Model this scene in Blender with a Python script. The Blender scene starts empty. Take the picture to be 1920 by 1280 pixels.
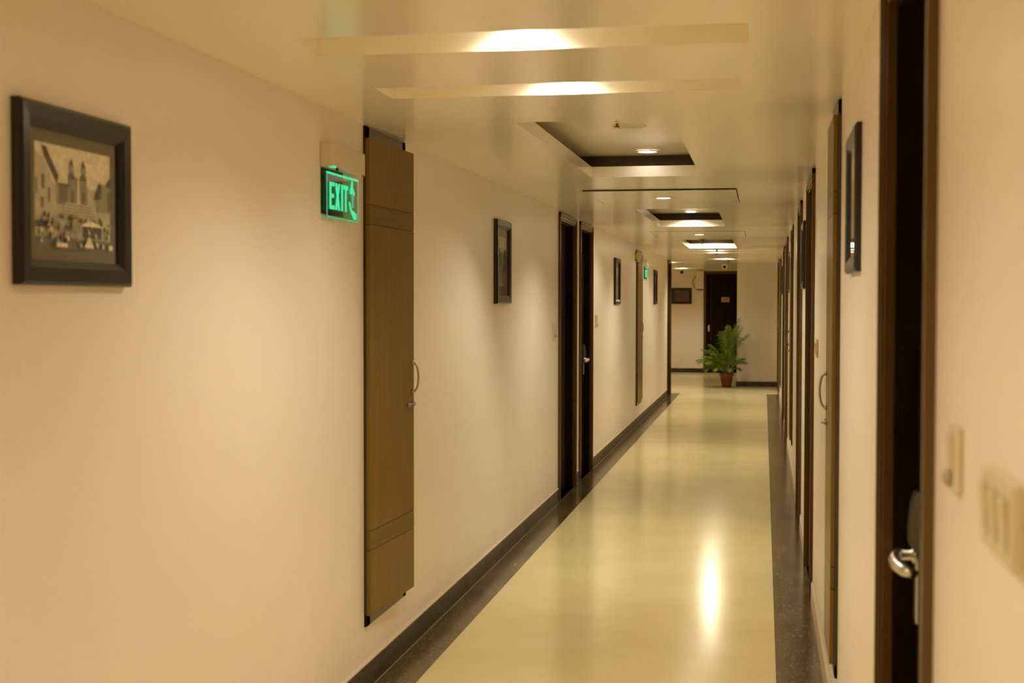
import bpy, bmesh, math, random
from mathutils import Vector, Matrix

# ------------------------------------------------------------------ camera
SC = bpy.context.scene
COL = SC.collection
YAW, PITCH, ROLL, FPX = 0.1830, 0.0295, 0.0012, 2548.5
fwd = Vector((-math.sin(YAW) * math.cos(PITCH), math.cos(YAW) * math.cos(PITCH), -math.sin(PITCH)))
rt0 = Vector((math.cos(YAW), math.sin(YAW), 0))
up0 = rt0.cross(fwd)
rt = rt0 * math.cos(ROLL) + up0 * math.sin(ROLL)
up = -rt0 * math.sin(ROLL) + up0 * math.cos(ROLL)
cam_d = bpy.data.cameras.new('camera')
cam = bpy.data.objects.new('camera', cam_d)
COL.objects.link(cam)
cam.matrix_world = Matrix(((rt.x, up.x, -fwd.x, 0), (rt.y, up.y, -fwd.y, 0), (rt.z, up.z, -fwd.z, 1.6), (0, 0, 0, 1)))
cam_d.sensor_width = 36
cam_d.lens = FPX / 1920 * 36
cam_d.clip_start = 0.05
cam_d.dof.use_dof = True
cam_d.dof.focus_distance = 9.0
cam_d.dof.aperture_fstop = 4.5
SC.camera = cam

# ------------------------------------------------------------------ world, exposure
w = bpy.data.worlds.new('world'); SC.world = w
w.use_nodes = True
w.node_tree.nodes['Background'].inputs[0].default_value = (0, 0, 0, 1)
vs = SC.view_settings
vs.view_transform = 'Standard'; vs.look = 'None'; vs.gamma = 1.0; vs.use_curve_mapping = False
vs.exposure = 1.27
SC.cycles.max_bounces = 16
SC.cycles.diffuse_bounces = 14
SC.cycles.glossy_bounces = 6
LAMP_W = 30.0            # watts of one downlight
LAMP_COL = (1.0, 0.885, 0.655)
PI = math.pi
XL, XR, ZC = -1.6014, 0.2657, 2.3177     # left wall, right wall, ceiling
YB, YE = -4.0, 30.9                      # back wall, far wall
rnd = random.Random(7)


# ------------------------------------------------------------------ materials
def new_mat(name):
    m = bpy.data.materials.new(name); m.use_nodes = True
    nt = m.node_tree
    return m, nt, nt.nodes['Principled BSDF']


def plain(name, col, rough=0.5, metal=0.0, spec=0.5, emit=None, strength=0.0, coat=0.0):
    m, nt, b = new_mat(name)
    b.inputs['Base Color'].default_value = (*col, 1)
    b.inputs['Roughness'].default_value = rough
    b.inputs['Metallic'].default_value = metal
    b.inputs['Specular IOR Level'].default_value = spec
    b.inputs['Coat Weight'].default_value = coat
    b.inputs['Coat Roughness'].default_value = 0.05
    if emit:
        b.inputs['Emission Color'].default_value = (*emit, 1)
        b.inputs['Emission Strength'].default_value = strength
    return m


def noisy(name, c1, c2, scale, rough, stretch=(1, 1, 1), detail=4, lo=0.35, hi=0.65, spec=0.5, bump=0.0, bscale=40, coat=0.0, rough2=None):
    m, nt, b = new_mat(name)
    n = nt.nodes
    tc = n.new('ShaderNodeTexCoord')
    mp = n.new('ShaderNodeMapping'); mp.inputs['Scale'].default_value = stretch
    nt.links.new(tc.outputs['Object'], mp.inputs['Vector'])
    no = n.new('ShaderNodeTexNoise')
    no.inputs['Scale'].default_value = scale; no.inputs['Detail'].default_value = detail
    nt.links.new(mp.outputs[0], no.inputs['Vector'])
    r = n.new('ShaderNodeValToRGB')
    r.color_ramp.elements[0].position = lo; r.color_ramp.elements[0].color = (*c1, 1)
    r.color_ramp.elements[1].position = hi; r.color_ramp.elements[1].color = (*c2, 1)
    nt.links.new(no.outputs['Fac'], r.inputs['Fac'])
    nt.links.new(r.outputs['Color'], b.inputs['Base Color'])
    b.inputs['Roughness'].default_value = rough
    b.inputs['Specular IOR Level'].default_value = spec
    b.inputs['Coat Weight'].default_value = coat
    b.inputs['Coat Roughness'].default_value = 0.08
    if rough2 is not None:
        mr = n.new('ShaderNodeMapRange')
        mr.inputs['To Min'].default_value = rough; mr.inputs['To Max'].default_value = rough2
        nt.links.new(no.outputs['Fac'], mr.inputs['Value'])
        nt.links.new(mr.outputs[0], b.inputs['Roughness'])
    if bump:
        n2 = n.new('ShaderNodeTexNoise'); n2.inputs['Scale'].default_value = bscale; n2.inputs['Detail'].default_value = 2
        nt.links.new(tc.outputs['Object'], n2.inputs['Vector'])
        bp = n.new('ShaderNodeBump'); bp.inputs['Strength'].default_value = bump; bp.inputs['Distance'].default_value = 0.01
        nt.links.new(n2.outputs['Fac'], bp.inputs['Height'])
        nt.links.new(bp.outputs[0], b.inputs['Normal'])
    return m


def wall_paint():
    """cream paint with touched-up paler patches low on the wall"""
    m, nt, b = new_mat('wall_paint')
    n = nt.nodes
    tc = n.new('ShaderNodeTexCoord')
    no = n.new('ShaderNodeTexNoise'); no.inputs['Scale'].default_value = 1.3; no.inputs['Detail'].default_value = 5
    nt.links.new(tc.outputs['Object'], no.inputs['Vector'])
    r = n.new('ShaderNodeValToRGB')
    r.color_ramp.elements[0].position = 0.3; r.color_ramp.elements[0].color = (0.895, 0.82, 0.735, 1)
    r.color_ramp.elements[1].position = 0.72; r.color_ramp.elements[1].color = (0.915, 0.84, 0.76, 1)
    nt.links.new(no.outputs['Fac'], r.inputs['Fac'])
    # touched-up area near the floor: wet-edged patches of a slightly pinker paint
    no2 = n.new('ShaderNodeTexNoise'); no2.inputs['Scale'].default_value = 2.1; no2.inputs['Detail'].default_value = 3
    nt.links.new(tc.outputs['Object'], no2.inputs['Vector'])
    sx = n.new('ShaderNodeSeparateXYZ'); nt.links.new(tc.outputs['Object'], sx.inputs[0])
    mr = n.new('ShaderNodeMapRange'); mr.inputs['From Min'].default_value = 0.75; mr.inputs['From Max'].default_value = 0.1
    mr.inputs['To Min'].default_value = -0.25; mr.inputs['To Max'].default_value = 0.16
    nt.links.new(sx.outputs['Z'], mr.inputs['Value'])
    ad = n.new('ShaderNodeMath'); ad.operation = 'ADD'
    nt.links.new(no2.outputs['Fac'], ad.inputs[0]); nt.links.new(mr.outputs[0], ad.inputs[1])
    r2 = n.new('ShaderNodeValToRGB')
    r2.color_ramp.elements[0].position = 0.545; r2.color_ramp.elements[0].color = (0, 0, 0, 1)
    r2.color_ramp.elements[1].position = 0.585; r2.color_ramp.elements[1].color = (1, 1, 1, 1)
    nt.links.new(ad.outputs[0], r2.inputs['Fac'])
    mx = n.new('ShaderNodeMix'); mx.data_type = 'RGBA'
    nt.links.new(r2.outputs['Color'], mx.inputs['Factor'])
    nt.links.new(r.outputs['Color'], mx.inputs['A'])
    mx.inputs['B'].default_value = (0.93, 0.85, 0.79, 1)
    nt.links.new(mx.outputs['Result'], b.inputs['Base Color'])
    b.inputs['Roughness'].default_value = 0.34
    b.inputs['Specular IOR Level'].default_value = 0.42
    n2 = n.new('ShaderNodeTexNoise'); n2.inputs['Scale'].default_value = 3.5; n2.inputs['Detail'].default_value = 3
    nt.links.new(tc.outputs['Object'], n2.inputs['Vector'])
    bp = n.new('ShaderNodeBump'); bp.inputs['Strength'].default_value = 0.25; bp.inputs['Distance'].default_value = 0.02
    nt.links.new(n2.outputs['Fac'], bp.inputs['Height'])
    nt.links.new(bp.outputs[0], b.inputs['Normal'])
    return m


def dark_marble(stretch, c1, c2, rough):
    m, nt, b = new_mat('dark_marble')
    n = nt.nodes
    tc = n.new('ShaderNodeTexCoord')
    mp = n.new('ShaderNodeMapping'); mp.inputs['Scale'].default_value = stretch
    nt.links.new(tc.outputs['Object'], mp.inputs['Vector'])
    no = n.new('ShaderNodeTexNoise'); no.inputs['Scale'].default_value = 3.0; no.inputs['Detail'].default_value = 6
    nt.links.new(mp.outputs[0], no.inputs['Vector'])
    r = n.new('ShaderNodeValToRGB')
    r.color_ramp.elements[0].position = 0.36; r.color_ramp.elements[0].color = (*c1, 1)
    r.color_ramp.elements[1].position = 0.66; r.color_ramp.elements[1].color = (*c2, 1)
    nt.links.new(no.outputs['Fac'], r.inputs['Fac'])
    # thin pale veins
    vn = n.new('ShaderNodeTexNoise'); vn.inputs['Scale'].default_value = 7.0; vn.inputs['Detail'].default_value = 3
    vn.inputs['Distortion'].default_value = 1.2
    nt.links.new(mp.outputs[0], vn.inputs['Vector'])
    sb = n.new('ShaderNodeMath'); sb.operation = 'SUBTRACT'; sb.inputs[1].default_value = 0.5
    ab = n.new('ShaderNodeMath'); ab.operation = 'ABSOLUTE'
    nt.links.new(vn.outputs['Fac'], sb.inputs[0]); nt.links.new(sb.outputs[0], ab.inputs[0])
    r2 = n.new('ShaderNodeValToRGB')
    r2.color_ramp.elements[0].position = 0.0; r2.color_ramp.elements[0].color = (0.34, 0.34, 0.34, 1)
    r2.color_ramp.elements[1].position = 0.012; r2.color_ramp.elements[1].color = (0, 0, 0, 1)
    nt.links.new(ab.outputs[0], r2.inputs['Fac'])
    mx = n.new('ShaderNodeMix'); mx.data_type = 'RGBA'
    nt.links.new(r2.outputs['Color'], mx.inputs['Factor'])
    nt.links.new(r.outputs['Color'], mx.inputs['A'])
    mx.inputs['B'].default_value = (0.5, 0.42, 0.32, 1)
    nt.links.new(mx.outputs['Result'], b.inputs['Base Color'])
    b.inputs['Roughness'].default_value = rough
    b.inputs['Specular IOR Level'].default_value = 0.5
    return m


def fresnel(nt, ior):
    """the same reflectance from both sides of a thin sheet"""
    n = nt.nodes
    geo = n.new('ShaderNodeNewGeometry')
    mr = n.new('ShaderNodeMapRange'); mr.inputs['To Min'].default_value = ior; mr.inputs['To Max'].default_value = 1 / ior
    nt.links.new(geo.outputs['Backfacing'], mr.inputs['Value'])
    fr = n.new('ShaderNodeFresnel')
    nt.links.new(mr.outputs[0], fr.inputs['IOR'])
    return fr


def glass_mat():
    m, nt, b = new_mat('picture_glass')
    n = nt.nodes
    n.remove(b)
    out = n['Material Output']
    fr = fresnel(nt, 1.6)
    tr = n.new('ShaderNodeBsdfTransparent')
    gl = n.new('ShaderNodeBsdfGlossy'); gl.inputs['Roughness'].default_value = 0.03
    mx = n.new('ShaderNodeMixShader')
    nt.links.new(fr.outputs[0], mx.inputs[0]); nt.links.new(tr.outputs[0], mx.inputs[1]); nt.links.new(gl.outputs[0], mx.inputs[2])
    nt.links.new(mx.outputs[0], out.inputs['Surface'])
    return m


M = {}
M['wall'] = wall_paint()
M['ceiling'] = noisy('ceiling_enamel', (0.925, 0.865, 0.72), (0.94, 0.88, 0.74), 1.2, 0.20, bump=0.06, bscale=2.5, spec=0.5)
M['cove'] = noisy('cove_shade_brown', (0.055, 0.042, 0.022), (0.09, 0.068, 0.036), 3.0, 0.8)  # tray cove shade put into the colour as dark brown
M['floor'] = noisy('cream_marble', (0.80, 0.71, 0.40), (0.86, 0.775, 0.47), 1.9, 0.17, stretch=(1.0, 1.3, 1), detail=9, lo=0.33, hi=0.68, spec=0.32)
M['border'] = dark_marble((3.0, 0.8, 1), (0.062, 0.040, 0.015), (0.15, 0.102, 0.044), 0.20)
M['skirt'] = dark_marble((1.0, 1.4, 4), (0.024, 0.015, 0.005), (0.070, 0.046, 0.020), 0.45)
M['bead'] = plain('plaster_bead', (0.74, 0.62, 0.47), 0.4)
M['grout'] = plain('grout', (0.30, 0.22, 0.12), 0.6)
M['leaf'] = noisy('dark_veneer', (0.012, 0.0065, 0.0018), (0.026, 0.014, 0.004), 9, 0.42, stretch=(9, 1, 0.5), detail=6, spec=0.02)
M['frame'] = noisy('brown_polish', (0.095, 0.048, 0.010), (0.125, 0.066, 0.015), 3, 0.26, stretch=(4, 4, 0.5), detail=3, spec=0.35)
M['hatch'] = noisy('brown_laminate', (0.205, 0.127, 0.027), (0.232, 0.147, 0.032), 5, 0.30, stretch=(7, 1, 0.25), detail=4, spec=0.05)
M['hatch_band'] = noisy('brown_laminate_band', (0.180, 0.110, 0.023), (0.205, 0.128, 0.028), 5, 0.28, stretch=(0.4, 1, 7), detail=4, spec=0.05)
M['hatch_frame'] = noisy('hatch_frame_wood', (0.070, 0.042, 0.022), (0.11, 0.068, 0.036), 6, 0.3, stretch=(6, 6, 0.5))
M['groove'] = plain('groove_dark', (0.012, 0.007, 0.003), 0.6)
M['steel'] = plain('brushed_steel', (0.62, 0.60, 0.56), 0.28, 1.0)
M['satin'] = plain('satin_nickel', (0.42, 0.38, 0.32), 0.35, 1.0)
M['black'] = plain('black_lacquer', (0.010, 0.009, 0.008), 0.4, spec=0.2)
M['picframe'] = noisy('picture_frame_black', (0.008, 0.007, 0.007), (0.014, 0.012, 0.012), 12, 0.28, stretch=(1, 1, 1))
M['mat'] = plain('mount_board', (0.165, 0.145, 0.085), 0.7)
M['glass'] = glass_mat()
M['plastic'] = plain('ivory_plastic', (0.70, 0.60, 0.44), 0.35)
M['plastic_grey'] = plain('grey_plastic', (0.42, 0.35, 0.25), 0.4)
M['box_white'] = plain('box_white', (0.86, 0.82, 0.74), 0.4)
M['white_plastic'] = plain('white_plastic', (0.72, 0.63, 0.50), 0.4)
M['lamp_glow'] = plain('lamp_glow', (1, 1, 1), 0.5, emit=(1.0, 0.90, 0.80), strength=7.0)
M['lamp_trim'] = plain('lamp_trim', (0.62, 0.55, 0.45), 0.3)
M['green'] = plain('exit_green', (0.02, 0.2, 0.1), 0.4, emit=(0.035, 0.86, 0.38), strength=0.36)
M['green_soft'] = plain('exit_green_soft', (0.06, 0.22, 0.12), 0.4, emit=(0.10, 0.72, 0.38), strength=0.20)
M['red'] = plain('red_led', (0.4, 0.02, 0.01), 0.4)
M['terracotta'] = noisy('terracotta', (0.20, 0.055, 0.022), (0.27, 0.085, 0.036), 14, 0.7)
M['soil'] = noisy('soil', (0.02, 0.013, 0.008), (0.05, 0.03, 0.018), 60, 0.9)
M['frond'] = noisy('palm_leaf', (0.095, 0.18, 0.007), (0.22, 0.35, 0.018), 5, 0.45)
M['stem'] = noisy('palm_stem', (0.16, 0.20, 0.04), (0.26, 0.25, 0.07), 9, 0.5)
M['bell'] = noisy('bell_paint', (0.50, 0.42, 0.12), (0.60, 0.52, 0.17), 8, 0.35)
M['brass'] = plain('sprinkler_brass', (0.22, 0.16, 0.08), 0.35, 0.9)
TONES = [0.02, 0.07, 0.18, 0.36, 0.62, 0.92]
for i, v in enumerate(TONES):
    M['tone%d' % i] = noisy('photo_tone_%d' % i, (v * 0.85, v * 0.80, v * 0.62), (v * 1.1, v * 1.02, v * 0.80), 60, 0.5)
M['red_print'] = noisy('red_print', (0.05, 0.012, 0.012), (0.16, 0.05, 0.04), 9, 0.5)
M['paper'] = plain('sign_paper', (0.42, 0.36, 0.22), 0.6)
M['ink'] = plain('ink', (0.05, 0.04, 0.03), 0.6)

# acrylic sheet of the exit sign: mostly clear, faintly green, glowing at its edges
m, nt, b = new_mat('acrylic')
n = nt.nodes
tr = n.new('ShaderNodeBsdfTransparent'); tr.inputs[0].default_value = (0.66, 0.78, 0.66, 1)
gl = n.new('ShaderNodeBsdfGlossy'); gl.inputs['Roughness'].default_value = 0.05
fr = fresnel(nt, 1.3)
mx = n.new('ShaderNodeMixShader')
nt.links.new(fr.outputs[0], mx.inputs[0]); nt.links.new(tr.outputs[0], mx.inputs[1]); nt.links.new(gl.outputs[0], mx.inputs[2])
nt.links.new(mx.outputs[0], n['Material Output'].inputs['Surface'])
n.remove(b)
M['acrylic'] = m


# ------------------------------------------------------------------ mesh builder
class MB:
    def __init__(self):
        self.bm = bmesh.new(); self.mats = []; self.mi = 0

    def use(self, mat):
        if mat not in self.mats: self.mats.append(mat)
        self.mi = self.mats.index(mat)
        return self

    def face(self, pts, smooth=False):
        vs_ = [self.bm.verts.new(p) for p in pts]
        f = self.bm.faces.new(vs_); f.material_index = self.mi; f.smooth = smooth
        return f

    def box(self, x0, x1, y0, y1, z0, z1, bev=0.0):
        if x0 > x1: x0, x1 = x1, x0
        if y0 > y1: y0, y1 = y1, y0
        if z0 > z1: z0, z1 = z1, z0
        r = bmesh.ops.create_cube(self.bm, size=1.0)
        for v in r['verts']:
            v.co = Vector(((x0 + x1) / 2 + v.co.x * (x1 - x0), (y0 + y1) / 2 + v.co.y * (y1 - y0), (z0 + z1) / 2 + v.co.z * (z1 - z0)))
        fs = {f for v in r['verts'] for f in v.link_faces}
        for f in fs: f.material_index = self.mi
        if bev:
            es = list({e for v in r['verts'] for e in v.link_edges})
            rb = bmesh.ops.bevel(self.bm, geom=es, offset=bev, segments=2, profile=0.5, affect='EDGES')
            for f in rb['faces']: f.material_index = self.mi
        return self

    def prism(self, pts, axis, a, b):
        """closed 2D outline extruded along an axis from a to b; pts are (u, v) in the other two axes, in x,y,z order"""
        def P(u, v, t):
            return {'x': (t, u, v), 'y': (u, t, v), 'z': (u, v, t)}[axis]
        A = [self.bm.verts.new(P(u, v, a)) for u, v in pts]
        B = [self.bm.verts.new(P(u, v, b)) for u, v in pts]
        fs = [self.bm.faces.new(A[::-1]), self.bm.faces.new(B)]
        k = len(pts)
        for i in range(k):
            fs.append(self.bm.faces.new((A[i], A[(i + 1) % k], B[(i + 1) % k], B[i])))
        for f in fs: f.material_index = self.mi
        bmesh.ops.recalc_face_normals(self.bm, faces=fs)
        return self

    def lathe(self, prof, seg=24, c=(0, 0, 0), axis='z', caps=True):
        """profile of (radius, height)"""
        def P(r, a, h):
            u, v = r * math.cos(a), r * math.sin(a)
            return {'z': (c[0] + u, c[1] + v, c[2] + h), 'y': (c[0] + u, c[1] + h, c[2] + v), 'x': (c[0] + h, c[1] + u, c[2] + v)}[axis]
        rings = [[self.bm.verts.new(P(r, 2 * PI * i / seg, h)) for i in range(seg)] for r, h in prof]
        fs = []
        for a, b_ in zip(rings, rings[1:]):
            for i in range(seg):
                fs.append(self.bm.faces.new((a[i], a[(i + 1) % seg], b_[(i + 1) % seg], b_[i])))
        for f in fs: f.smooth = True
        if caps:
            fs.append(self.bm.faces.new(rings[0][::-1])); fs.append(self.bm.faces.new(rings[-1]))
        for f in fs: f.material_index = self.mi
        bmesh.ops.recalc_face_normals(self.bm, faces=fs)
        return self

    def tube(self, pts, rad, seg=8, flat=1.0):
        pts = [Vector(p) for p in pts]
        rads = rad if isinstance(rad, (list, tuple)) else [rad] * len(pts)
        rings = []
        ref = None
        for i, p in enumerate(pts):
            t = (pts[min(i + 1, len(pts) - 1)] - pts[max(i - 1, 0)]).normalized()
            if ref is None:
                ref = Vector((0, 0, 1)) if abs(t.z) < 0.9 else Vector((1, 0, 0))
            s = t.cross(ref).normalized(); u = s.cross(t).normalized(); ref = u
            rings.append([self.bm.verts.new(p + s * (rads[i] * math.cos(2 * PI * k / seg)) + u * (rads[i] * flat * math.sin(2 * PI * k / seg))) for k in range(seg)])
        fs = []
        for a, b_ in zip(rings, rings[1:]):
            for k in range(seg):
                f = self.bm.faces.new((a[k], a[(k + 1) % seg], b_[(k + 1) % seg], b_[k])); f.smooth = True; fs.append(f)
        fs.append(self.bm.faces.new(rings[0][::-1])); fs.append(self.bm.faces.new(rings[-1]))
        for f in fs: f.material_index = self.mi
        bmesh.ops.recalc_face_normals(self.bm, faces=fs)
        return self

    def build(self, name, parent=None, loc=(0, 0, 0), rot=(0, 0, 0)):
        me = bpy.data.meshes.new(name)
        self.bm.to_mesh(me); self.bm.free()
        for k in self.mats: me.materials.append(M[k])
        o = bpy.data.objects.new(name, me)
        COL.objects.link(o)
        if parent: o.parent = parent
        o.location = loc; o.rotation_euler = rot
        return o


def tag(o, label, cat, group=None, kind=None):
    o['label'] = label; o['category'] = cat
    if group: o['group'] = group
    if kind: o['kind'] = kind
    return o


def empty(name, loc, rz=0.0):
    o = bpy.data.objects.new(name, None); COL.objects.link(o)
    o.location = loc; o.rotation_euler = (0, 0, rz); o.empty_display_size = 0.1
    return o


# a wall-mounted thing is built with x along the wall (towards the left hand of one who faces it), y out of the wall, z up
WALL = {'left': (XL, -PI / 2), 'right': (XR, PI / 2), 'far': (YE, PI)}


def on_wall(wall, c, z=0.0):
    p, rz = WALL[wall]
    return ((c, p, z) if wall == 'far' else (p, c, z)), rz


# ------------------------------------------------------------------ layout (metres along the corridor)
DOORS = [  # wall, start, end, lock side (local x sign), label
    ('left', 10.67, 11.66, 0, 'dark wooden room door nearest on the wall with the exit signs, in a moulded brown frame'),
    ('left', 11.90, 12.80, -1, 'dark wooden room door with a grey lever lock, right behind the nearer one of the pair'),
    ('left', 23.05, 23.85, 0, 'dark wooden door at the far end of the wall with the exit signs, just before the lobby'),
    ('right', 2.21, 3.12, 1, 'big dark door in the foreground with a curved steel lever handle'),
    ('right', 7.38, 8.42, 0, 'dark door just past the nearer shaft hatch on the wall opposite the exit signs'),
    ('right', 9.72, 10.58, 0, 'dark door right behind the second picture on the wall opposite the exit signs'),
    ('right', 15.15, 16.25, 0, 'third dark door beyond the nearer shaft hatch on the wall opposite the exit signs'),
    ('right', 17.65, 18.70, 0, 'fourth dark door beyond the nearer shaft hatch on the wall opposite the exit signs'),
    ('right', 23.00, 23.90, 0, 'next to last dark door before the corner wall behind the palm'),
    ('right', 24.85, 25.75, 0, 'last dark door before the corner wall behind the palm'),
    ('far', -1.33, -0.50, 1, 'dark double leaf door at the end of the corridor behind the palm, with a small sign'),
]
HATCHES = [  # wall, y0, y1, z0, z1, handle side
    ('left', 5.335, 5.955, 0.265, 2.312, -1, 2.7, 0.028, 0.030, 'tall brown shaft hatch beside the large green exit sign, slightly ajar'),
    ('left', 17.33, 18.05, 0.265, 2.26, -1, 0.0, 0.13, 0.018, 'tall brown shaft hatch under the yellow alarm bell'),
    ('right', 4.93, 5.40, 0.26, 2.312, 1, 0.0, 0.05, 0.026, 'tall brown shaft hatch behind the nearest picture opposite the exit signs'),
    ('right', 12.62, 13.20, 0.29, 2.30, 1, 0.0, 0.13, 0.016, 'narrow brown shaft hatch between the second and third picture opposite the exit signs'),
    ('right', 21.00, 21.60, 0.29, 2.30, 1, 0.0, 0.13, 0.016, 'farthest brown shaft hatch opposite the exit signs, near the corner wall'),
]
TRAYS = [(5.39, 7.85, 7.72), (10.62, 13.13, 13.0), (15.98, 18.5, 18.32)]
TX0, TX1, TOP, LIP = -0.985, -0.360, 2.45, 2.379
SLOTS = [(-1.293, -0.045, 3.57, 3.845), (-1.297, -0.075, 4.445, 4.69), (-1.29, -0.05, 19.2, 19.44), (-1.29, -0.05, 20.1, 20.36), (-0.95, -0.12, 23.1, 23.35)]
LOBBY_SLOTS = [(-2.75, -1.35, 24.95, 25.2), (-2.75, -1.35, 29.45, 29.7)]
PANELS = [(-1.155, -0.18, 8.745, 9.95), (-1.155, -0.20, 14.03, 15.25)]
YLW = 23.97      # where the wall with the exit signs ends
YC, XC = 26.0, -0.495     # corner wall behind the palm


# ------------------------------------------------------------------ setting
def struct(o, label, cat):
    return tag(o, label, cat, kind='structure')


def grid_cells(us, vs_, holes):
    for a, b_ in zip(us, us[1:]):
        for c_, d in zip(vs_, vs_[1:]):
            um, vm = (a + b_) / 2, (c_ + d) / 2
            if any(h[0] < um < h[1] and h[2] < vm < h[3] for h in holes): continue
            yield a, b_, c_, d


def uniq(l):
    out = []
    for v in sorted(l):
        if not out or v - out[-1] > 1e-5: out.append(v)
    return out


def side_wall(name, x, out, y0, y1, holes, label):
    """wall face at x with openings (y0,y1,z0,z1) that go 0.12 deep; out is the direction into the room"""
    mb = MB().use('wall')
    ys = uniq([y0, y1] + [v for h in holes for v in h[:2]])
    zs = uniq([0, ZC] + [v for h in holes for v in h[2:]])
    d = x - out * 0.12
    for a, b_, c_, e in grid_cells(ys, zs, holes):
        mb.face([(x, a, c_), (x, b_, c_), (x, b_, e), (x, a, e)] if out < 0 else [(x, b_, c_), (x, a, c_), (x, a, e), (x, b_, e)])
    for h in holes:
        for p, q in (((h[0], h[2]), (h[0], h[3])), ((h[0], h[3]), (h[1], h[3])), ((h[1], h[3]), (h[1], h[2])), ((h[1], h[2]), (h[0], h[2]))):
            mb.face([(x, p[0], p[1]), (x, q[0], q[1]), (d, q[0], q[1]), (d, p[0], p[1])])
        mb.face([(d, h[0], h[2]), (d, h[1], h[2]), (d, h[1], h[3]), (d, h[0], h[3])])
    # the back of the wall and its ends
    e = x - out * 0.18
    mb.box(min(d, e), max(d, e), y0, y1, 0, ZC)
    for y in (y0, y1):
        mb.face([(x, y, 0), (d, y, 0), (d, y, ZC), (x, y, ZC)])
    return struct(mb.build(name), label, 'wall')


def door_hole(t): return (t[1] + 0.012, t[2] - 0.012, 0.0, 2.300)
def hatch_hole(t): return (t[1] + 0.03, t[2] - 0.03, t[3] + 0.03, t[4] - 0.03)


side_wall('wall_left', XL, 1, YB, YLW, [door_hole(d) for d in DOORS if d[0] == 'left'] + [hatch_hole(h) for h in HATCHES if h[0] == 'left'],
          'long cream corridor wall that carries the green exit signs')
side_wall('wall_right', XR, -1, YB, YC, [door_hole(d) for d in DOORS if d[0] == 'right'] + [hatch_hole(h) for h in HATCHES if h[0] == 'right'],
          'cream corridor wall opposite the exit signs, with many dark doors')
mb = MB().use('wall')
mb.box(XC, XR + 0.18, YC, YE + 0.18, 0, ZC)
struct(mb.build('wall_corner'), 'cream corner wall that closes the corridor beside the palm', 'wall')
mb = MB().use('wall')
fd = DOORS[-1]
mb.box(-4.6, fd[1] + 0.012, YE, YE + 0.18, 0, ZC); mb.box(fd[1] + 0.012, fd[2], YE + 0.12, YE + 0.18, 0, ZC); mb.box(fd[1] + 0.012, fd[2], YE, YE + 0.12, 2.275, ZC)
struct(mb.build('wall_far'), 'cream far wall of the lobby with the wall box and a picture', 'wall')
struct(MB().use('wall').box(XL - 0.18, XR + 0.18, YB - 0.15, YB, 0, ZC).build('wall_back'), 'cream wall behind the camera', 'wall')
struct(MB().use('wall').box(-4.6, XL - 0.18, YLW - 0.18, YLW, 0, ZC).build('wall_lobby'), 'cream lobby wall around the corner from the exit signs', 'wall')
struct(MB().use('wall').box(-4.75, -4.6, YLW - 0.18, YE + 0.18, 0, ZC).build('wall_lobby_end'), 'cream end wall of the side lobby', 'wall')

# floor with a dark border on both sides
BL, BR, BE = XL + 0.176, XR - 0.204, 23.85
mb = MB().use('floor')
mb.face([(BL, YB, 0), (BR, YB, 0), (BR, BE, 0), (BL, BE, 0)])
mb.face([(-4.75, BE, 0), (XR + 0.2, BE, 0), (XR + 0.2, YE + 0.2, 0), (-4.75, YE + 0.2, 0)])
struct(mb.build('floor'), 'polished cream marble floor of the corridor', 'floor')
mb = MB().use('border'); mb.face([(XL - 0.2, YB, 0), (BL, YB, 0), (BL, BE, 0), (XL - 0.2, BE, 0)])
struct(mb.build('trim_1'), 'dark marble floor border along the wall with the exit signs', 'floor border')
mb = MB().use('border'); mb.face([(BR, YB, 0), (XR + 0.2, YB, 0), (XR + 0.2, BE, 0), (BR, BE, 0)])
struct(mb.build('trim_2'), 'dark marble floor border along the wall opposite the exit signs', 'floor border')


def runs(y0, y1, wall):
    ds = sorted((d[1], d[2]) for d in DOORS if d[0] == wall)
    cur = y0
    for a, b_ in ds:
        if a > cur: yield cur, a
        cur = b_
    if cur < y1: yield cur, y1


mb = MB()
for a, b_ in runs(YB, YLW, 'left'):
    mb.use('skirt').box(XL, XL + 0.006, a, b_, 0, 0.108)
    mb.use('bead').box(XL, XL + 0.008, a, b_, 0.108, 0.114)
    mb.use('grout').box(XL + 0.006, XL + 0.010, a, b_, 0, 0.003)
struct(mb.build('baseboard_left'), 'dark marble skirting below the exit signs', 'baseboard')
mb = MB().use('bead')
for a, b_ in runs(YB, YC, 'right'):
    mb.prism([(XR, 0), (XR - 0.010, 0), (XR - 0.008, 0.10), (XR, 0.112)], 'y', a, b_)
struct(mb.build('baseboard_right'), 'low cream plaster skirting opposite the exit signs', 'baseboard')
mb = MB().use('skirt')
mb.box(XC - 0.008, XR, YC - 0.008, YC, 0, 0.095); mb.box(XC - 0.008, XC, YC, YE, 0, 0.095)
struct(mb.build('baseboard_corner'), 'dark marble skirting around the corner wall by the palm', 'baseboard')
mb = MB().use('skirt'); mb.box(-4.6, fd[1], YE - 0.008, YE, 0, 0.095)
struct(mb.build('baseboard_far'), 'dark marble skirting of the far lobby wall', 'baseboard')

# ceiling with raised trays, lamp slots and panel openings
mb = MB().use('ceiling')
X0, X1 = -4.75, XR + 0.2
holes = [(TX0, TX1, t[0], t[1]) for t in TRAYS] + [tuple(s) for s in SLOTS + LOBBY_SLOTS]
holes += [(p[0] - 0.006, p[1] + 0.006, p[2] - 0.012, p[3] + 0.006) for p in PANELS]
xs = uniq([X0, X1] + [v for h in holes for v in h[:2]]); ys = uniq([YB - 0.15, YE + 0.18] + [v for h in holes for v in h[2:]])
for a, b_, c_, d in grid_cells(xs, ys, holes):
    mb.face([(a, c_, ZC), (a, d, ZC), (b_, d, ZC), (b_, c_, ZC)])


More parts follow.
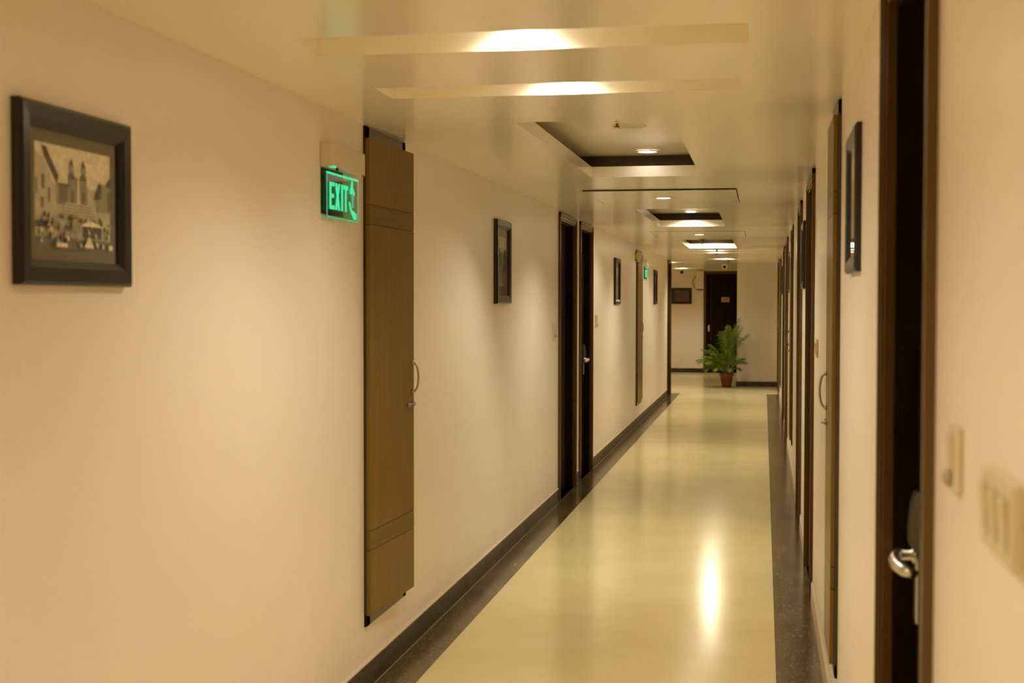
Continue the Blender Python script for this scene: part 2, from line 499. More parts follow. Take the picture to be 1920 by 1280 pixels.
def ring_wall(x0, x1, y0, y1, z0, z1):
    for p, q in (((x0, y0), (x1, y0)), ((x1, y0), (x1, y1)), ((x1, y1), (x0, y1)), ((x0, y1), (x0, y0))):
        mb.face([(p[0], p[1], z0), (q[0], q[1], z0), (q[0], q[1], z1), (p[0], p[1], z1)])


CV = 0.11
for t in TRAYS:
    x0, x1, y0, y1 = TX0, TX1, t[0], t[1]
    mb.use('ceiling'); ring_wall(x0, x1, y0, y1, ZC, LIP)
    # top of the lip, cove sides, raised ceiling
    for q in ((x0 - CV, x0, y0 - CV, y1 + CV), (x1, x1 + CV, y0 - CV, y1 + CV), (x0, x1, y0 - CV, y0), (x0, x1, y1, y1 + CV)):
        mb.face([(q[0], q[2], LIP), (q[1], q[2], LIP), (q[1], q[3], LIP), (q[0], q[3], LIP)])
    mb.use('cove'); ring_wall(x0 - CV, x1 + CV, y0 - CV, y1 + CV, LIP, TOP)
    mb.use('ceiling')
    mb.face([(x0 - CV, y0 - CV, TOP), (x0 - CV, y1 + CV, TOP), (x1 + CV, y1 + CV, TOP), (x1 + CV, y0 - CV, TOP)])
for h in SLOTS + LOBBY_SLOTS:
    ring_wall(*h, ZC, ZC + 0.11)
    mb.face([(h[0], h[2], ZC + 0.11), (h[0], h[3], ZC + 0.11), (h[1], h[3], ZC + 0.11), (h[1], h[2], ZC + 0.11)])
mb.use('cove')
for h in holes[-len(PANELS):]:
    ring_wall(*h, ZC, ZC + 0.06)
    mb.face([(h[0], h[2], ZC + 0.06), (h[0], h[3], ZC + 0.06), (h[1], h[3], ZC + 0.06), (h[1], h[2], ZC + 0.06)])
struct(mb.build('ceiling'), 'low glossy cream ceiling with a row of raised trays', 'ceiling')

PLAB = ['flush ceiling panel with a dark open edge, just past the nearest ceiling tray', 'flush ceiling panel between the second and third ceiling tray']
for i, p in enumerate(PANELS):
    e = tag(empty('ceiling_panel', ((p[0] + p[1]) / 2, (p[2] + p[3]) / 2, ZC)), PLAB[i], 'ceiling panel', 'access panels in the ceiling')
    wx, wy = (p[1] - p[0]) / 2, (p[3] - p[2]) / 2
    drop = 0.009 if i == 0 else 0.002          # the near edge hangs a little
    m_ = MB().use('ceiling'); m_.box(-wx, wx, 0.001, 2 * wy, 0, 0.014)
    m_.use('cove'); m_.box(-wx, wx, 0.0, 0.001, 0, 0.014)
    m_.build('board', e, loc=(0, -wy, -drop), rot=(math.atan(drop / (2 * wy)), 0, 0))


# ------------------------------------------------------------------ doors
def room_door(i, t):
    wall, a, b_, ls, label = t
    wd = b_ - a
    loc, rz = on_wall(wall, (a + b_) / 2)
    e = struct(empty('door_%d' % (i + 1), loc, rz), label, 'door')
    H, p = (2.307, 0.018) if wall != 'far' else (2.285, 0.018)
    hw = wd / 2
    f = MB().use('frame')
    # stepped mouldings: outer band, inner band, stop
    for mt, o0, o1, y0, y1 in (('frame', 0, 0.022, -0.02, p), ('frame', 0.022, 0.040, -0.02, p - 0.005), ('frame', 0.040, 0.052, -0.016, p - 0.012), ('leaf', 0.046, 0.062, -0.112, -0.016)):
        f.use(mt)
        for s in (-1, 1):
            f.box(s * (hw - o0), s * (hw - o1), y0, y1, 0, H - o0, 0.0012)
        f.box(-hw + o0, hw - o0, y0, y1, H - o1 * 1.2, H - o0 * 1.2, 0.0012)
    f.build('frame', e)
    LF = -0.014 if wall == 'far' else -0.066          # face of the leaf
    l = MB().use('leaf')
    lw = hw - 0.063
    l.box(-lw, lw, LF - 0.042, LF, 0.006, H - 0.075)
    if wall == 'far':
        l.use('groove'); l.box(0.24, 0.25, LF - 0.0005, LF + 0.0005, 0.01, H - 0.08)
        l.use('leaf'); l.box(0.252, lw - 0.01, LF, LF + 0.003, 0.01, H - 0.08)
    leaf = l.build('leaf', e)
    x = ls * (lw - 0.055)
    if wall == 'far':
        k = MB().use('steel'); k.box(x - 0.02, x + 0.02, LF + 0.003, LF + 0.010, 0.93, 1.07, 0.002)
        k.lathe([(0.010, 0), (0.010, 0.035), (0.026, 0.042), (0.028, 0.058), (0.016, 0.068)], 16, (x, LF + 0.006, 1.01), 'y')
        k.build('door_knob', leaf)
        s = MB().use('paper'); s.box(-0.155, 0.02, LF, LF + 0.006, 1.59, 1.70, 0.001)
        s.use('ink')
        for (u0, u1, z) in ((-0.125, -0.02, 1.668), (-0.13, -0.005, 1.644), (-0.115, -0.03, 1.62)):
            s.box(u0, u1, LF + 0.0058, LF + 0.0064, z - 0.005, z + 0.005)
        so = s.build('sign_plate', leaf); so['label'] = 'small pale sign plate'
    elif ls:
        q = MB().use('steel')
        q.box(x - 0.026, x + 0.026, LF, LF + 0.010, 0.915, 1.195, 0.003)
        # domed upper housing of the lock
        prof = [(0.008, 1.058), (0.012, 1.066), (0.020, 1.078), (0.0235, 1.085), (0.0235, 1.105), (0.022, 1.14), (0.018, 1.17), (0.012, 1.192), (0.008, 1.194)]
        q.prism([(LF + a, b_) for a, b_ in prof], 'x', x - 0.027, x + 0.027)
        q.build('lock_plate', leaf)
        h = MB().use('steel')
        h.lathe([(0.020, 0.008), (0.019, 0.014), (0.011, 0.018), (0.011, 0.046)], 16, (x, LF, 1.058), 'y')
        pts = [(x + ls * 0.006, LF + 0.042, 1.060), (x - ls * 0.015, LF + 0.050, 1.060), (x - ls * 0.05, LF + 0.056, 1.057), (x - ls * 0.085, LF + 0.054, 1.052), (x - ls * 0.115, LF + 0.043, 1.047), (x - ls * 0.135, LF + 0.025, 1.043)]
        h.tube(pts, [0.011, 0.012, 0.013, 0.014, 0.013, 0.010], 12)
        ho = h.build('lever_handle', leaf); ho['label'] = 'curved steel lever'
    return e


for i, t in enumerate(DOORS): room_door(i, t)


# ------------------------------------------------------------------ shaft hatches
def hatch(t):
    wall, y0, y1, z0, z1, hs, ajar, inset, proj, label = t
    loc, rz = on_wall(wall, (y0 + y1) / 2, z0)
    e = tag(empty('service_hatch', loc, rz), label, 'hatch', 'shaft hatches along the corridor')
    hw, H = (y1 - y0) / 2, z1 - z0
    p = 0.010
    f = MB().use('hatch_frame')
    for s in (-1, 1): f.box(s * hw, s * (hw - 0.05), -0.06, p, 0, H, 0.0015)
    f.box(-hw, hw, -0.06, p, 0, 0.05, 0.0015); f.box(-hw, hw, -0.06, p, H - 0.05, H, 0.0015)
    f.use('groove'); f.box(-hw + 0.05, hw - 0.05, -0.058, -0.050, 0.05, H - 0.05)
    # dark gap line where the frame meets the plaster
    for s in (-1, 1): f.box(s * hw, s * (hw + 0.005), 0, 0.003, 0, H)
    f.build('frame', e)
    # leaf: hinged opposite the handle, lying on the frame
    L, T = (0.60 if ajar else 2 * hw - 0.03), 0.016
    z_b, z_t = 0.045, H - 0.05
    d = hs            # leaf runs from the hinge in local direction d
    l = MB()
    G1, G2, G3, G4 = z_b + 0.27, z_b + 0.35, z_t - 0.35, z_t - 0.27
    for i, (a, b_) in enumerate(((z_b, G1), (G1, G2), (G2, G3), (G3, G4), (G4, z_t))):
        l.use('hatch_band' if i in (1, 3) else 'hatch')
        l.box(0, d * L, 0, T, a + 0.0015, b_ - 0.0015, 0.001)
    l.use('groove'); l.box(d * 0.003, d * (L - 0.003), 0.001, T - 0.002, z_b + 0.003, z_t - 0.003)
    lo = l.build('leaf', e, loc=(-d * (hw + (0.004 if ajar else -0.015)), p + 0.001, 0), rot=(0, 0, d * math.radians(ajar)))
    hz = 1.245 - z0 + 0.015
    h = MB().use('satin')
    x = d * (L - inset)
    arc = [(x, T + proj * math.sin(PI * k / 14) ** 0.8 if 0 < k < 14 else T, hz + 0.066 * math.cos(PI * k / 14)) for k in range(15)]
    h.tube(arc, 0.0045, 8)
    for s in (-1, 1):
        h.lathe([(0.010, 0), (0.010, 0.004), (0.005, 0.010)], 10, (x, T, hz + s * 0.066), 'y')
    h.build('bow_handle', lo)
    h = MB().use('satin')
    lz = 1.140 - z0
    h.box(x - d * 0.075, x - d * 0.035, T, T + 0.006, lz - 0.009, lz + 0.009, 0.001)
    h.box(x - d * 0.01, x + d * 0.022, T, T + 0.007, lz - 0.011, lz + 0.011, 0.001)
    h.tube([(x - d * 0.085, T + 0.008, lz), (x + d * 0.024, T + 0.008, lz)], 0.0042, 8)
    h.tube([(x - d * 0.03, T + 0.008, lz), (x - d * 0.03, T + 0.022, lz)], 0.004, 8)
    h.build('slide_bolt', lo)
    return e


for t in HATCHES: hatch(t)


# ------------------------------------------------------------------ pictures
def poly_strip(mb, w_, h_, zc, items, y0):
    """printed shapes: items (tone, [(u,v)...]) in 0..1 from left to right and bottom to top, each a hair above the last"""
    y = y0
    for tone, pts in items:
        mb.use('tone%d' % tone)
        y += 0.00006
        mb.face([(w_ / 2 - u * w_, y, zc - h_ / 2 + v * h_) for u, v in pts])


def rect(u0, u1, v0, v1): return [(u0, v0), (u1, v0), (u1, v1), (u0, v1)]


def church_print():
    r = random.Random(3)
    it = [(4, rect(0, 1, 0, 1))]
    it += [(5, rect(0.0, 1, 0.62, 1.0))]
    it += [(4, [(0, 0.25), (0.13, 0.25), (0.24, 0.62), (0.10, 0.86), (0, 0.92)])]               # bright street front, with a dark eave
    it += [(1, [(0.08, 0.98), (0.14, 0.97), (0.30, 0.70), (0.27, 0.62), (0.22, 0.70), (0.11, 0.88)])]
    it += [(2, rect(0.08, 0.12, 0.56, 0.70)), (2, rect(0.07, 0.11, 0.38, 0.48)), (2, rect(0.16, 0.19, 0.44, 0.58)), (2, rect(0.01, 0.03, 0.5, 0.66))]
    it += [(3, rect(0.27, 0.68, 0.43, 0.64)), (2, rect(0.30, 0.41, 0.45, 0.62)), (1, rect(0.28, 0.45, 0.62, 0.635))]
    for c_ in (0.46, 0.62):
        it += [(2, rect(c_ - 0.045, c_ + 0.045, 0.64, 0.74)), (2, rect(c_ - 0.03, c_ + 0.03, 0.74, 0.84)), (1, [(c_ - 0.03, 0.84), (c_ + 0.03, 0.84), (c_, 0.90)]), (4, rect(c_ - 0.012, c_ + 0.012, 0.76, 0.82))]
    it += [(3, rect(0.44, 0.66, 0.58, 0.70)), (1, rect(0.44, 0.66, 0.695, 0.71)), (2, rect(0.45, 0.49, 0.46, 0.58)), (2, rect(0.60, 0.64, 0.46, 0.58))]
    it += [(5, [(0.53, 0.44), (0.57, 0.44), (0.56, 0.72), (0.55, 0.75), (0.54, 0.72)])]
    it += [(4, [(0.30, 0.30), (0.86, 0.30), (0.72, 0.46), (0.38, 0.46)])]                       # steps
    for k in range(5): it += [(2, rect(0.36 - k * 0.01, 0.74 + k * 0.015, 0.43 - k * 0.03, 0.437 - k * 0.03))]
    it += [(3, [(0.80, 0.40), (1, 0.40), (1, 0.74), (0.93, 0.68), (0.86, 0.70), (0.80, 0.60)]), (1, [(0.76, 0.52), (0.83, 0.70), (0.87, 0.68), (0.86, 0.54)]), (1, [(0.93, 0.69), (1.0, 0.78), (1, 0.66)]), (2, rect(0.95, 1, 0.42, 0.62))]
    it += [(1, rect(0, 0.22, 0.19, 0.25)), (1, rect(0.62, 0.86, 0.12, 0.26)), (2, rect(0, 1, 0, 0.10))]
    for k in range(120):                                                                        # the crowd
        u, v = r.uniform(0.01, 0.96), r.uniform(0.01, 0.30)
        s = r.uniform(0.012, 0.03)
        it.append((r.choice([0, 1, 1, 2, 4, 5]), [(u, v), (u + s, v), (u + s * 0.8, v + s * 1.8), (u + s * 0.2, v + s * 1.9)]))
    it += [(5, [(0.54, 0.235), (0.60, 0.275), (0.68, 0.29), (0.78, 0.27), (0.84, 0.235)]), (5, [(0.58, 0.02), (0.72, 0.02), (0.65, 0.14)]), (3, rect(0.42, 0.55, 0.17, 0.27)), (5, rect(0.22, 0.36, 0.01, 0.05)), (5, rect(0.93, 0.985, 0.01, 0.06))]
    return it


def square_print(seed):
    r = random.Random(seed)
    it = [(3, rect(0, 1, 0, 1)), (4, rect(0, 1, 0.72, 1)), (2, rect(0, 1, 0, 0.35))]
    it += [(1, [(0.0, 0.3), (0.34, 0.36), (0.36, 0.68), (0.18, 0.80), (0, 0.74)]), (1, [(0.6, 0.34), (1, 0.3), (1, 0.72), (0.8, 0.78), (0.66, 0.62)])]
    it += [(3, [(0.42, 0.34), (0.56, 0.34), (0.54, 0.62), (0.50, 0.72), (0.45, 0.62)]), (4, [(0.38, 0.02), (0.44, 0.34), (0.48, 0.34), (0.52, 0.02)])]
    for k in range(40):
        u, v = r.uniform(0.02, 0.94), r.uniform(0.02, 0.5)
        s = r.uniform(0.015, 0.05)
        it.append((r.choice([0, 1, 2, 4]), rect(u, u + s * 0.6, v, v + s * 1.6)))
    return it


def picture(wall, a, b_, z0, z1, label, items, fw_=0.052, mat_w=0.05, depth=0.026, group='framed photographs along the corridor', red=False):
    loc, rz = on_wall(wall, (a + b_) / 2, z0)
    e = tag(empty('picture_frame', loc, rz), label, 'picture', group)
    hw, H = (b_ - a) / 2, z1 - z0
    f = MB().use('picframe')
    o, n_ = fw_, depth
    # four mitred mouldings with a bevelled face
    prof = [(0, 0.001), (0, n_ - 0.006), (0.008, n_), (o - 0.016, n_ - 0.002), (o, n_ - 0.012), (o, 0.001)]
    cor = [(-hw, 0, 1, 1), (hw, 0, -1, 1), (hw, H, -1, -1), (-hw, H, 1, -1)]
    rings = [[f.bm.verts.new((cx + sx * i_, y, cz + sz * i_)) for i_, y in prof] for cx, cz, sx, sz in cor]
    k = len(prof)
    fs = []
    for q in range(4):
        A, B = rings[q], rings[(q + 1) % 4]
        for j in range(k):
            fs.append(f.bm.faces.new((A[j], B[j], B[(j + 1) % k], A[(j + 1) % k])))
    for ff in fs: ff.material_index = f.mi
    bmesh.ops.recalc_face_normals(f.bm, faces=fs)
    f.build('frame', e)
    mo = MB().use('mat'); mo.box(-hw + o - 0.004, hw - o + 0.004, 0.002, 0.006, o - 0.004, H - o + 0.004)
    mo.build('mount', e)
    pw, ph = 2 * (hw - o - mat_w), H - 2 * (o + mat_w)
    pr = MB()
    if red:
        pr.use('red_print').box(-pw / 2, pw / 2, 0.006, 0.0065, H / 2 - ph / 2, H / 2 + ph / 2)
    else:
        poly_strip(pr, pw, ph, H / 2, items, 0.0062)
    pr.build('photograph', e)
    g = MB().use('glass'); g.face([(-hw + o - 0.002, 0.0105, o - 0.002), (-hw + o - 0.002, 0.0105, H - o + 0.002), (hw - o + 0.002, 0.0105, H - o + 0.002), (hw - o + 0.002, 0.0105, o - 0.002)])
    g.build('glass_pane', e)
    return e


picture('left', 2.70, 3.225, 1.635, 2.042, 'black framed photograph of a twin-towered church and crowd, nearest beside the exit sign', church_print(), 0.056, 0.030)
picture('left', 8.04, 8.51, 1.585, 2.098, 'black framed dim photograph between the large exit sign hatch and the pair of doors', square_print(1))
picture('left', 14.70, 15.22, 1.567, 2.075, 'black framed photograph between the pair of doors and the yellow alarm bell', square_print(2))
picture('left', 20.10, 20.60, 1.560, 2.068, 'black framed photograph just beyond the small far exit sign', square_print(3))
picture('right', 3.90, 4.34, 1.685, 2.10, 'black framed picture with reflecting glass next to the big foreground door', square_print(4), 0.05, 0.03, 0.02)
picture('right', 8.90, 9.40, 1.685, 2.12, 'black framed picture second from the foreground on the wall opposite the exit signs', square_print(5), 0.05, 0.03, 0.022)
picture('right', 13.75, 14.25, 1.69, 2.10, 'black framed picture third from the foreground on the wall opposite the exit signs', square_print(6), 0.05, 0.03, 0.022)
picture('right', 19.30, 19.80, 1.70, 2.10, 'black framed picture farthest down the wall opposite the exit signs', square_print(7), 0.05, 0.03, 0.022)
picture('far', -2.05, -1.595, 1.545, 1.905, 'dark framed reddish picture on the far lobby wall', None, 0.06, 0.006, 0.022, red=True)


# ------------------------------------------------------------------ exit signs
def exit_sign(y0, y1, z0, z1, label):
    """y0..y1 housing along the wall, z0 lower edge of the sheet, z1 top of the housing"""
    loc, rz = on_wall('left', (y0 + y1) / 2, z0)
    e = tag(empty('exit_sign', loc, rz), label, 'exit sign', 'green exit signs')
    hw, H = (y1 - y0) / 2, z1 - z0
    hb = H - 0.088                       # bottom of the housing
    h = MB().use('white_plastic')
    h.box(-hw, hw, 0.001, 0.046, hb, H, 0.003)
    h.box(-hw - 0.002, hw + 0.002, 0.001, 0.008, hb - 0.002, H + 0.002, 0.001)
    h.use('green'); h.box(hw - 0.05, hw - 0.012, 0.030, 0.0465, hb - 0.003, hb + 0.004)
    h.use('red'); h.box(-hw + 0.02, -hw + 0.03, 0.040, 0.0475, hb - 0.004, hb + 0.004)
    h.use('black'); h.box(hw - 0.07, hw - 0.062, 0.040, 0.0475, hb - 0.012, hb)
    h.build('housing', e)
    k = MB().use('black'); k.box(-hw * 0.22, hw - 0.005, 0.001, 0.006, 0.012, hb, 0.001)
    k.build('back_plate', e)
    pw = hw - 0.012
    yp, t_ = 0.015, 0.005
    s = MB().use('acrylic')
    s.box(-pw, pw, yp, yp + t_, 0, hb - 0.016)
    s.build('acrylic_sheet', e)
    g = MB().use('green')
    ht = hb - 0.016
    yf = yp + t_
    def R(u0, u1, v0, v1, mat='green'):
        g.use(mat); g.box(pw - u0 * 2 * pw, pw - u1 * 2 * pw, yf, yf + 0.0012, v0 * ht, v1 * ht)
    def Q(pts, mat='green'):
        g.use(mat); g.prism([(pw - u * 2 * pw, v * ht) for u, v in pts], 'y', yf, yf + 0.0012)
    R(0.0, 1.0, 0.955, 1.0); R(0.0, 1, 0.0, 0.03, 'green_soft'); R(0, 0.02, 0.03, 0.955, 'green_soft'); R(0.975, 1, 0.03, 0.955, 'green_soft')
    T, B = 0.79, 0.19
    # E
    R(0.085, 0.145, B, T); R(0.145, 0.235, T - 0.09, T); R(0.145, 0.22, (T + B) / 2 - 0.045, (T + B) / 2 + 0.045); R(0.145, 0.235, B, B + 0.09)
    # X
    Q([(0.255, T), (0.315, T), (0.41, B), (0.35, B)]); Q([(0.355, T), (0.41, T), (0.31, B), (0.25, B)])
    # I
    R(0.445, 0.495, B, T)
    # T
    R(0.515, 0.665, T - 0.10, T); R(0.565, 0.615, B, T - 0.10)
    # running figure with raised arm
    Q([(0.775, 0.95), (0.80, 0.95), (0.83, 0.86), (0.815, 0.80), (0.88, 0.68), (0.88, 0.60), (0.83, 0.64), (0.72, 0.62), (0.72, 0.72), (0.755, 0.80)])
    Q([(0.765, 0.62), (0.84, 0.62), (0.85, 0.34), (0.79, 0.30)], 'green_soft')
    Q([(0.68, 0.44), (0.73, 0.44), (0.78, 0.27), (0.94, 0.19), (0.94, 0.06), (0.84, 0.05), (0.72, 0.27)])
    g.build('lettering', e)
    return e


exit_sign(4.785, 5.205, 1.910, 2.182, 'large green exit sign hanging beside the nearest brown hatch')
exit_sign(18.42, 18.84, 1.90, 2.17, 'small far green exit sign beyond the yellow alarm bell')


# ------------------------------------------------------------------ switches
def switch_plate(wall, a, b_, z0, z1, label, rockers, screws=True, tag_below=False, deep=0.011):
    loc, rz = on_wall(wall, (a + b_) / 2, z0)
    e = tag(empty('switch_plate', loc, rz), label, 'switch', 'wall switches of the corridor')
    hw, H = (b_ - a) / 2, z1 - z0
    p = MB().use('plastic'); p.box(-hw, hw, 0.0005, deep, 0, H, 0.003)
    p.build('plate', e)
    for (u0, u1, v0, v1) in rockers:
        x0, x1 = hw - u0 * 2 * hw, hw - u1 * 2 * hw
        r_ = MB().use('plastic_grey'); r_.box(x0, x1, deep - 0.001, deep + 0.0006, v0 * H, v1 * H)
        r_.use('plastic'); dx = (x1 - x0) * 0.06
        r_.prism([(deep - 0.001, v0 * H + 0.002), (deep + 0.0025, v0 * H + 0.002), (deep + 0.006, v1 * H - 0.002), (deep - 0.001, v1 * H - 0.002)], 'x', x0 + dx, x1 - dx)
        r_.build('rocker', e)
    if tag_below:
        k = MB().use('plastic_grey'); k.lathe([(0.012, 0), (0.012, 0.006), (0.006, 0.012)], 12, (0, deep, H * 0.22), 'y')
        k.build('key_slot', e)
    return e


switch_plate('right', 1.905, 1.97, 1.340, 1.430, 'narrow ivory switch plate right next to the big foreground door', [(0.2, 0.8, 0.30, 0.86)], tag_below=True)
switch_plate('right', 1.452, 1.645, 1.322, 1.412, 'wide ivory switch plate closest to the camera', [(0.06, 0.28, 0.18, 0.82), (0.38, 0.60, 0.18, 0.82), (0.70, 0.92, 0.18, 0.82)], deep=0.016)
switch_plate('right', 6.84, 6.93, 1.325, 1.415, 'small ivory switch plate before the door past the nearer hatch', [(0.2, 0.8, 0.2, 0.8)])
switch_plate('left', 10.36, 10.49, 1.305, 1.43, 'small ivory switch plate before the nearer of the pair of doors', [(0.2, 0.8, 0.40, 0.86)], tag_below=True)
switch_plate('left', 13.06, 13.20, 1.345, 1.47, 'small ivory switch plate just after the pair of doors', [(0.2, 0.8, 0.40, 0.86)], tag_below=True)


# ------------------------------------------------------------------ ceiling lamps
def downlight(x, y, z, label, energy=1.0, tilt=0.0, r=0.052, glow=True, spot=140, blend=0.75):
    e = tag(empty('ceiling_light', (x, y, z)), label, 'ceiling light', 'downlights in the corridor ceiling')
    t_ = MB().use('lamp_trim')
    t_.lathe([(r, -0.001), (r + 0.003, -0.007), (r + 0.014, -0.006), (r + 0.016, -0.001)], 28, caps=False)
    t_.build('trim_ring', e)
    g = MB().use('lamp_glow')
    g.lathe([(0.002, -0.0075), (r * 0.6, -0.007), (r, -0.003)], 28, caps=False)
    g.face([(0.002 * math.cos(2 * PI * k / 8), 0.002 * math.sin(2 * PI * k / 8), -0.0075) for k in range(8)][::-1])
    g.build('lamp_face', e)
    ld = bpy.data.lights.new('lamp', 'SPOT')
    ld.energy = LAMP_W * energy; ld.color = LAMP_COL
    ld.spot_size = math.radians(spot); ld.spot_blend = blend; ld.shadow_soft_size = r * 0.8; ld.specular_factor = 0.3
    lo = bpy.data.objects.new('lamp', ld); COL.objects.link(lo)
    lo.parent = e; lo.location = (0, 0, -0.014); lo.rotation_euler = (tilt, 0, 0)
    return e


LX = -0.68
downlight(LX, -2.6, ZC, 'ceiling downlight far behind the camera')
downlight(LX, -0.4, ZC, 'ceiling downlight just behind the camera')
downlight(LX, 1.5, ZC, 'ceiling downlight above the near end of the corridor', 0.72)
downlight(LX, 3.78, ZC + 0.11, 'downlight inside the nearest ceiling slot', 0.66)
downlight(LX, 4.625, ZC + 0.11, 'downlight inside the second ceiling slot', 0.7)
downlight(-0.652, TRAYS[0][2], TOP, 'bright downlight in the nearest ceiling tray', 1.15, tilt=math.radians(-22), spot=120, blend=0.6)
downlight(-0.685, 9.435, ZC, 'bright downlight in the flush panel past the nearest tray', 1.2)
downlight(-0.682, TRAYS[1][2] - 0.04, TOP, 'bright downlight in the second ceiling tray', 0.8, spot=150, blend=0.5)
downlight(-0.681, 14.645, ZC, 'bright downlight between the second and third ceiling tray', 1.2)
downlight(-0.68, TRAYS[2][2], TOP, 'downlight inside the third ceiling tray', 0.6, spot=170, blend=0.2)
downlight(-0.68, 19.36, ZC + 0.11, 'downlight inside the third ceiling slot', 0.6)
downlight(-0.68, 20.28, ZC + 0.11, 'downlight inside the fourth ceiling slot', 0.6)
downlight(-0.66, 23.27, ZC + 0.11, 'downlight inside the last ceiling slot of the corridor', 2.1)
downlight(-1.75, 25.12, ZC + 0.11, 'downlight inside the lobby slot behind the corridor mouth', 1.2)
downlight(-1.75, 29.62, ZC + 0.11, 'downlight inside the lobby slot near the far wall', 1.0)


# ------------------------------------------------------------------ small things on the ceiling
e = tag(empty('sprinkler_cover', (-0.645, 6.60, TOP)), 'round flush ceiling ring with a small sprinkler pin in the nearest tray', 'ceiling ring')
t_ = MB().use('ceiling'); t_.lathe([(0.066, -0.002), (0.070, -0.008), (0.079, -0.008), (0.083, 0.0)], 36, caps=False); t_.build('ring', e)
t_ = MB().use('lamp_trim'); t_.lathe([(0.001, -0.003), (0.040, -0.0035), (0.067, -0.002)], 36, caps=False); t_.build('disc', e)
t_ = MB().use('brass'); t_.tube([(-0.05, -0.09, -0.001), (-0.05, -0.09, -0.016)], 0.006, 8); t_.tube([(-0.062, -0.09, -0.015), (-0.038, -0.09, -0.015)], 0.004, 6); t_.build('pin', e)


def sprinkler(x, y, label):
    e = tag(empty('sprinkler', (x, y, ZC)), label, 'sprinkler', 'ceiling sprinklers')
    s = MB().use('brass'); s.lathe([(0.035, 0), (0.034, -0.006), (0.014, -0.010), (0.013, -0.030)], 16); s.build('base', e)
    s = MB().use('brass')
    for q in (-1, 1): s.tube([(q * 0.012, 0, -0.028), (q * 0.018, 0, -0.042), (q * 0.004, 0, -0.060)], 0.004, 6)
    s.build('arms', e)
    s = MB().use('brass'); s.lathe([(0.020, -0.060), (0.020, -0.064), (0.006, -0.066)], 14); s.build('deflector', e)


sprinkler(-0.697, 15.77, 'dark pendant sprinkler in front of the third ceiling tray')
sprinkler(-0.643, 19.04, 'dark pendant sprinkler just past the third ceiling tray')
sprinkler(-0.60, 23.60, 'dark pendant sprinkler above the white camera at the corridor end')

e = tag(empty('security_camera', (-0.68, 24.2, ZC)), 'white security camera hanging from the ceiling near the corridor end', 'camera')
s = MB().use('white_plastic'); s.lathe([(0.04, 0), (0.038, -0.012), (0.012, -0.016), (0.012, -0.06)], 16); s.build('bracket', e)
s = MB().use('white_plastic'); s.lathe([(0.046, -0.10), (0.052, -0.09), (0.052, 0.08), (0.042, 0.10)], 20, (0, 0, -0.105), 'y'); s.build('body', e)
s = MB().use('black'); s.lathe([(0.026, 0.0), (0.024, -0.012), (0.012, -0.014)], 18, (0, -0.098, -0.112), 'y'); s.build('lens', e)

e = tag(empty('dome_sensor', (-1.82, YE - 0.02, 2.262), 0), 'tiny dark dome sensor high on the far lobby wall', 'sensor')
s = MB().use('black'); s.lathe([(0.030, 0.02), (0.030, 0.005), (0.022, -0.018), (0.008, -0.028)], 16, axis='y'); s.build('dome', e)
s = MB().use('plastic_grey'); s.lathe([(0.040, 0.0199), (0.040, 0.012), (0.030, 0.008)], 16, axis='y'); s.build('base', e)

# alarm bell over the far hatch
e = tag(empty('alarm_bell', (XL, 17.27, 2.17)), 'yellow alarm bell at the top corner of the far hatch', 'alarm bell')
s = MB().use('black'); s.box(0.001, 0.022, -0.055, 0.055, -0.055, 0.055, 0.003); s.build('back_box', e)
s = MB().use('bell'); s.lathe([(0.070, 0.0), (0.070, 0.006), (0.064, 0.022), (0.045, 0.036), (0.018, 0.042), (0.004, 0.043)], 28, (0, 0, 0), 'x')
s.build('gong', e, loc=(0.022, 0, 0), rot=(0, 0, math.radians(-14)))
s = MB().use('steel'); s.lathe([(0.008, 0.041), (0.008, 0.050), (0.003, 0.053)], 12, axis='x'); s.build('bolt', e, loc=(0.022, 0, 0), rot=(0, 0, math.radians(-14)))

# wall box with its dangling wire
loc, rz = on_wall('far', -1.415, 1.88)
e = tag(empty('wall_box', loc, rz), 'white wall box with a dangling wire beside the far dark door', 'wall box')
s = MB().use('box_white'); s.box(-0.085, 0.085, 0.001, 0.085, 0, 0.40, 0.008); s.build('body', e)
s = MB().use('black'); s.box(-0.075, 0.075, 0.003, 0.08, -0.02, 0.001, 0.003); s.build('base', e)
s = MB().use('black'); s.tube([(0.05, 0.05, -0.01), (0.09, 0.055, 0.015), (0.14, 0.05, 0.07), (0.165, 0.04, 0.15), (0.15, 0.03, 0.22), (0.115, 0.02, 0.27), (0.084, 0.02, 0.285)], 0.006, 6); s.build('wire', e)


# ------------------------------------------------------------------ potted palm
PX, PY = -0.675, 25.72
e = tag(empty('potted_palm', (PX, PY, 0)), 'green areca palm in a terracotta pot standing at the corridor end', 'plant')
s = MB().use('terracotta')
s.lathe([(0.085, 0.0), (0.120, 0.215), (0.132, 0.217), (0.136, 0.265), (0.122, 0.265), (0.116, 0.235), (0.003, 0.235)], 32, caps=True)
s.build('pot', e)
s = MB().use('soil'); s.lathe([(0.116, 0.236), (0.08, 0.243), (0.02, 0.246)], 24); s.build('soil', e)


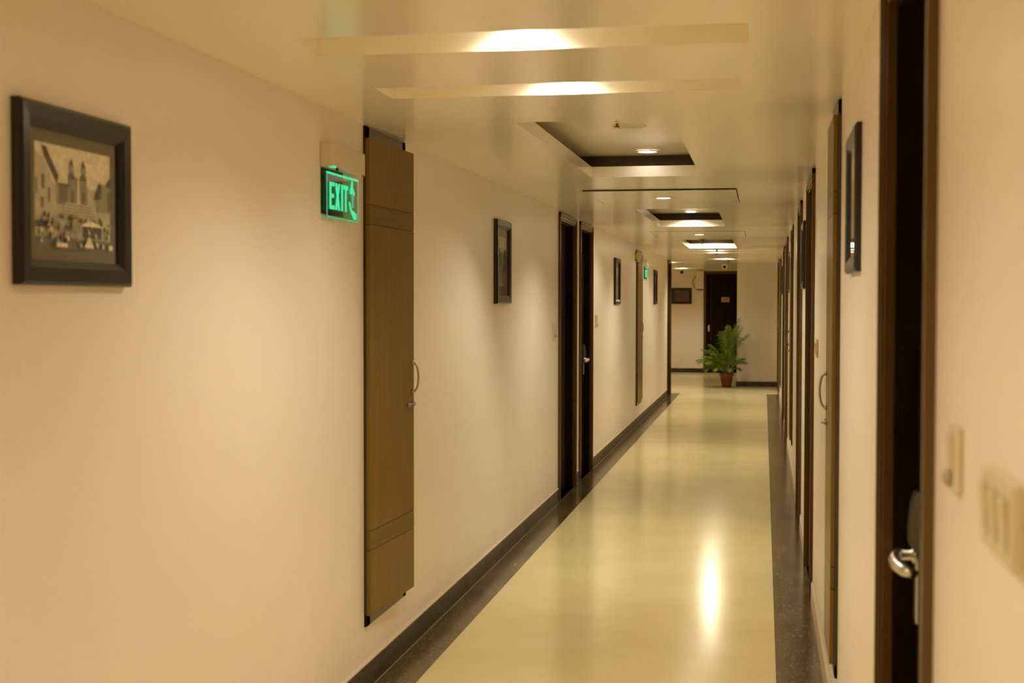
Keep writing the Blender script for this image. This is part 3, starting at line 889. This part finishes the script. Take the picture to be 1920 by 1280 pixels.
def frond(az, length, lean, curl, seed):
    r = random.Random(seed)
    mb = MB().use('stem')
    base = Vector((0.03 * math.cos(az), 0.03 * math.sin(az), 0.24))
    pts = [base]; el = PI / 2 - lean
    n_ = 14
    for k in range(n_):
        d = Vector((math.cos(az) * math.cos(el), math.sin(az) * math.cos(el), math.sin(el)))
        pts.append(pts[-1] + d * (length / n_)); el -= curl / n_ * (0.4 + 1.6 * k / n_)
    mb.tube(pts, [0.006 * (1 - 0.8 * i / n_) + 0.001 for i in range(n_ + 1)], 5)
    mb.use('frond')
    side = Vector((-math.sin(az), math.cos(az), 0))
    NL = 30
    for k in range(NL):
        f = 0.34 + 0.66 * k / (NL - 1)
        i = min(int(f * n_), n_ - 1)
        q = f * n_ - i
        p = pts[i].lerp(pts[i + 1], q)
        t = (pts[i + 1] - pts[i]).normalized()
        nrm = side.cross(t).normalized()
        ll = length * (0.27 * math.sin(PI * (0.20 + 0.74 * (f - 0.34) / 0.66)) + 0.03) * r.uniform(0.85, 1.1)
        for sg in (-1, 1):
            d = (t * 0.95 + side * sg * 0.60 + nrm * r.uniform(-0.05, 0.35)).normalized()
            tip = p + d * ll + Vector((r.uniform(-0.01, 0.01), r.uniform(-0.01, 0.01), -0.42 * ll))
            mid = p + d * ll * 0.55 + Vector((0, 0, -0.06 * ll))
            wv = t.cross(d).cross(d).normalized() * 0.0052
            a_ = p - wv * 0.4; b_ = p + wv * 0.4
            mb.face([a_, b_, mid + wv]); mb.face([a_, mid + wv, mid - wv]); mb.face([mid - wv, mid + wv, tip])
    for v in mb.bm.verts:            # the crown has grown away from the wall behind it
        if v.co.y > 0.06: v.co.y = 0.06 + 0.19 * (1 - math.exp(-(v.co.y - 0.06) / 0.35))
    return mb.build('frond', e)


r = random.Random(11)
# azimuth (degrees, 0 = towards the right wall, 180 = towards the exit sign wall), length, lean, curl
FR = [(20, 1.10, 0.045, 0.36), (80, 0.98, 0.06, 0.55), (300, 0.98, 0.10, 0.60), (340, 0.90, 0.14, 0.85), (215, 0.80, 0.22, 0.85),
      (175, 0.80, 0.34, 1.00), (150, 0.72, 0.30, 0.95), (190, 0.76, 0.55, 1.50), (200, 0.70, 0.42, 1.25), (230, 0.72, 0.35, 1.10),
      (255, 0.72, 0.30, 1.10), (275, 0.78, 0.26, 1.00), (305, 0.66, 0.38, 1.15), (330, 0.58, 0.45, 1.30), (355, 0.52, 0.45, 1.35),
      (30, 0.58, 0.40, 1.20), (60, 0.64, 0.30, 1.10), (110, 0.66, 0.35, 1.10), (135, 0.62, 0.50, 1.35), (165, 0.58, 0.70, 1.55),
      (205, 0.56, 0.75, 1.60), (240, 0.54, 0.70, 1.60), (280, 0.50, 0.70, 1.60), (320, 0.44, 0.65, 1.55), (250, 0.92, 0.14, 0.75), (265, 0.62, 0.18, 0.9), (45, 0.98, 0.09, 0.5), (350, 0.94, 0.08, 0.45), (185, 0.74, 0.62, 1.2), (215, 0.66, 0.58, 1.3)]
for k, (az, ln, lean, curl) in enumerate(FR):
    frond(math.radians(az + r.uniform(-6, 6)), ln * (0.84 if lean > 0.2 else 0.97) * r.uniform(0.96, 1.04), lean, curl, 100 + k)
